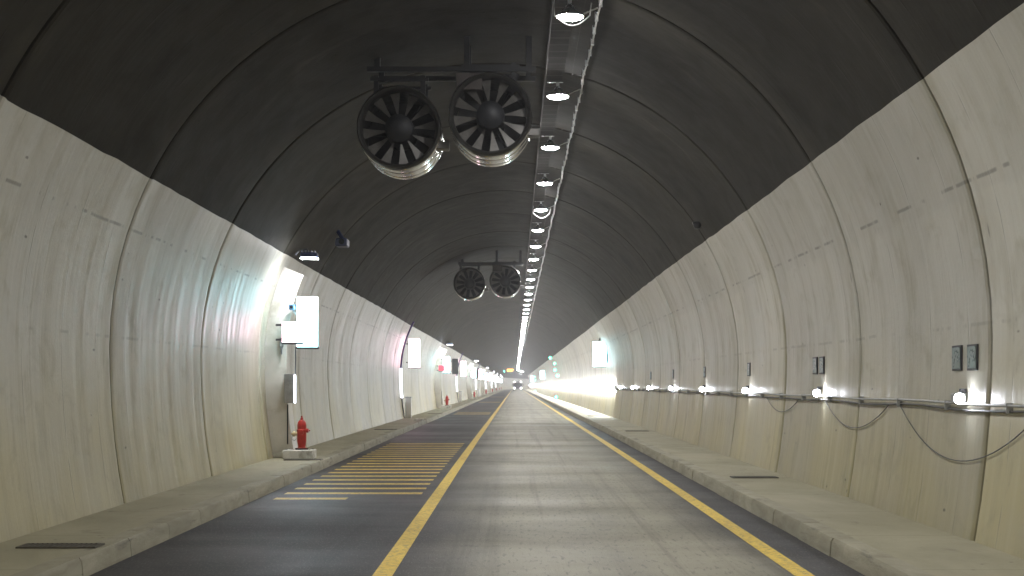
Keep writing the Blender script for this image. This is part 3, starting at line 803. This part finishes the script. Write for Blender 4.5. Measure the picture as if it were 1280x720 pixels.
for i, (z0, z1, sag, lb) in enumerate(((16.2, 11.9, .50, 'widest slack cable loop drooping under the conduit by the nearest small lamp'), (20.1, 16.7, .32, 'slack cable loop drooping under the conduit between the nearest two small lamps'), (24.8, 22.0, .22, 'small slack cable loop drooping under the conduit past the second small lamp'))):
    mb = MB(); o0 = W(PX(-.28) - .03, -.28, (z0 + z1) / 2)
    pts = []
    for k in range(25):
        f = k / 24; h = -.28 - sag * (1 - (2 * f - 1) ** 2); pts.append(W(PX(h) - .025, h, z0 + (z1 - z0) * f) - o0)
    mb.tube(pts, .006, 6); o = mb.build('slack_cable', M['cable']); o.location = o0; tag(o, lb, 'cable', 'slack cables on the right wall')

# hanging light boxes on the right
RB = lightbox('hanging_light_box', M['sign_cyan'], .60, 1.18, .16)
for ch in list(RB.children):
    if ch.name.startswith('bracket'): ch.scale.x = -1
for i, (z, x) in enumerate(((68.2, 3.97), (204., 3.85), (330., 3.85))):
    place(RB, i == 0, x, 1.38, z, ('large glowing light box on the right wall washing the concrete cyan', 'second small glowing light box farther along the right wall', 'faintest light box at the far end of the right wall')[i], 'light boxes on the right wall')
t = thing('light_box_arm', 'dark bracket arm holding the nearest light box off the right wall', 'bracket', W(4.2, 2.0, 68.4))
mb = MB(); mb.tube([(-.22, 0, .02), (-.1, 0, .28), (.0, .0, .42)], .03, 8); mb.build('arm', M['dark'], t)
mb = MB(); mb.box(-.0, .14, -.05, .05, .30, .55); mb.build('foot', M['dark'], t)
t = thing('added_cyan_glow', 'added slim cyan emitter spreading the glow of the large light box on the right wall', 'added emitter', W(4.17, 1.5, 66.6))  # added emitter: throws the light box's cyan glow onto the wall
mb = MB(); mb.box(.05, .12, -.04, .04, -.55, .55); mb.build('housing', M['dark'], t)
mb = MB(); mb.box(.0, .049, -.035, .035, -.54, .54); mb.build('lens', emit('added_cyan_emitter', (.25,.85,1.), 14.), t)

def green_lamp():
    t = thing('green_signal_lamp', '', 'signal lamp', (0, 0, 0))
    mb = MB(); mb.box(-.02, .30, -.06, .1, -.16, .16, 0, .02); mb.build('housing', M['dark'], t)
    mb = MB(); mb.lathe([(.0005, -.085), (.08, -.082), (.11, -.062)], 14, 'y', (.12, 0, .0)); mb.build('lens', M['green'], t)
    return t
GL = green_lamp(); k = 0
for (z, lst, wd) in ((143., ((3.35, 2.62), (3.9, 2.05), (3.82, 1.42), (4.05, .86), (3.95, -1.28)), 'nearer'), (290., ((3.8, 1.6), (3.9, .95), (3.9, -1.3)), 'farther')):
    for j, (x, h) in enumerate(lst):
        lb = f'green signal lamp on the right side, {ORD[j] if j else "topmost"} from the top of the {wd} group'.replace('topmost from the top', 'topmost')
        x = min(x, PX(h) - .30)
        place(GL, k == 0, x, h, z, lb, 'green signal lamps on the right'); k += 1

# overhead signals
t = thing('amber_message_sign', 'small amber lit message sign hanging over the far road', 'message sign', W(-1.35, 4.05, 400))
mb = MB(); mb.box(-1.0, 1.0, -.1, .12, -.45, .45, 0, .02); mb.build('case', M['dark'], t)
mb = MB()
for r in range(2):
    for c_ in range(5):
        if (r, c_) in ((1, 4),): continue
        mb.box(-.85 + .35 * c_, -.60 + .35 * c_, -.115, -.101, .06 - .38 * r, .34 - .38 * r)
mb.build('lit_matrix', M['amber'], t)
for x in (-.7, .7): mb = MB(); mb.box(x-.03, x+.03, 0, .05, .45, 1.0); mb.build('hanger', M['steel'], t)
for i, (x, lb) in enumerate(((-3.05, 'green lane signal left of the amber message sign over the far road'), (1.2, 'green lane signal right of the amber message sign over the far road'))):
    t = thing('lane_signal', lb, 'lane signal', W(x, 4.0 - .25 * (i == 0), 400), 'lane signals over the far road')
    mb = MB(); mb.box(-.35, .35, -.08, .1, -.35, .35, 0, .02); mb.build('case', M['dark'], t)
    mb = MB(); mb.box(-.05, .05, -.09, -.081, -.05, .25); 
    mb.add([(-.2, -.086, -.02), (.2, -.086, -.02), (0, -.086, -.26)], [(0, 1, 2)]); mb.build('lit_arrow', M['green'], t)
    mb = MB(); mb.box(-.03, .03, 0, .05, .35, .8 if i else .42); mb.build('hanger', M['steel'], t)

# ---------------------------------------------------------------- oncoming truck
t = thing('oncoming_truck', 'dark truck far down the lane with its headlights and roof lights on', 'truck', W(.65, -1.646, 372))
mb = MB(); mb.box(-1.15, 1.15, 0, 1.9, .45, 1.25, 0, .06)
mb.add([(-1.15,0,1.25),(1.15,0,1.25),(1.15,1.9,1.25),(-1.15,1.9,1.25),(-1.08,.35,2.25),(1.08,.35,2.25),(1.08,1.85,2.35),(-1.08,1.85,2.35)], [(0,1,5,4),(1,2,6,5),(2,3,7,6),(3,0,4,7),(4,5,6,7)])
mb.build('cab', M['truck'], t)
mb = MB(); mb.add([(-1.0,.03,1.34),(1.0,.03,1.34),(.95,.30,2.12),(-.95,.30,2.12),(-1.0,.06,1.33),(1.0,.06,1.33),(.95,.33,2.12),(-.95,.33,2.12)], [(0,1,2,3),(4,5,6,7),(0,1,5,4),(2,3,7,6)]); mb.build('windscreen', M['glass'], t)
mb = MB(); mb.box(-1.2, 1.2, 2.0, 8.5, .95, 2.6, 0, .03); mb.build('cargo_box', M['greydark'], t)
mb = MB(); mb.box(-1.18, 1.18, -.08, .02, .40, .66, 0, .02); mb.build('bumper', M['grey'], t)
mb = MB(); [mb.box(-.6, .6, -.02, .01, .74 + .1 * k, .79 + .1 * k) for k in range(4)]; mb.build('grille', M['dark'], t)
for sx in (-1, 1):
    mb = MB(); mb.lathe([(.0005, -.11), (.10, -.105), (.13, -.07)], 14, 'y', (sx * .88, 0, .82)); mb.build('headlight', M['head'], t)
    mb = MB(); mb.box(sx*.85-.12, sx*.85+.12, .34, .42, 2.36, 2.46); mb.build('roof_light', M['head'], t)
    mb = MB(); mb.tube([(sx*1.1, .2, 1.9), (sx*1.35, .15, 1.95), (sx*1.38, .15, 1.5)], .03, 6); mb.box(sx*1.38-.08, sx*1.38+.08, .12, .18, 1.4, 1.85); mb.build('mirror', M['dark'], t)
    for y in (.95, 6.8):
        mb = MB(); mb.lathe([(.0005, sx*1.16), (.25, sx*1.16), (.47, sx*1.14), (.5, sx*1.08), (.5, sx*.9), (.0005, sx*.88)], 20, 'x', (0, y, .5)); mb.build('wheel', M['rubber'], t)

# ---------------------------------------------------------------- haze, world, camera
hz = MB(); hz.box(-9, 30, -38.5, 646, -6.0, 8.2)
m = bpy.data.materials.new('tunnel_haze'); m.use_nodes = True; nt = m.node_tree; nt.nodes.clear()
out = nt.nodes.new('ShaderNodeOutputMaterial'); pv = nt.nodes.new('ShaderNodeVolumePrincipled')
pv.inputs['Color'].default_value = (.92, .93, 1., 1); pv.inputs['Density'].default_value = .0012; pv.inputs['Anisotropy'].default_value = .2
nt.links.new(pv.outputs[0], out.inputs['Volume'])
h = hz.build('haze', m); h['kind'] = 'stuff'

w = bpy.data.worlds.new('World'); scn.world = w; w.use_nodes = True
nt = w.node_tree; bg = nt.nodes['Background']
sky = nt.nodes.new('ShaderNodeTexSky'); sky.sky_type = 'NISHITA'; sky.sun_disc = False; sky.sun_elevation = R(35); sky.sun_rotation = R(120)
nt.links.new(sky.outputs[0], bg.inputs[0]); bg.inputs[1].default_value = .05

cd = bpy.data.cameras.new('Camera'); cam = bpy.data.objects.new('Camera', cd); col.objects.link(cam); scn.camera = cam
cam.location = (0, 0, CAMH); cam.rotation_euler = (R(90), 0, 0)
cd.sensor_width = 36; cd.lens = 1800 / 1280 * 36; cd.shift_x = -4 / 1280; cd.shift_y = 115 / 1280; cd.clip_end = 2000; cd.clip_start = .05

scn.render.engine = 'CYCLES'
c = scn.cycles
c.use_adaptive_sampling = True; c.adaptive_threshold = .03; c.use_denoising = True; c.use_light_tree = True; c.max_bounces = 8; c.diffuse_bounces = 5; c.glossy_bounces = 3; c.volume_bounces = 1
c.sample_clamp_indirect = 6.; c.caustics_reflective = False; c.caustics_refractive = False
try: c.denoiser = 'OPENIMAGEDENOISE'
except Exception: pass
vs_ = scn.view_settings; vs_.view_transform = 'Standard'; vs_.look = 'None'; vs_.exposure = .18; vs_.gamma = 1.
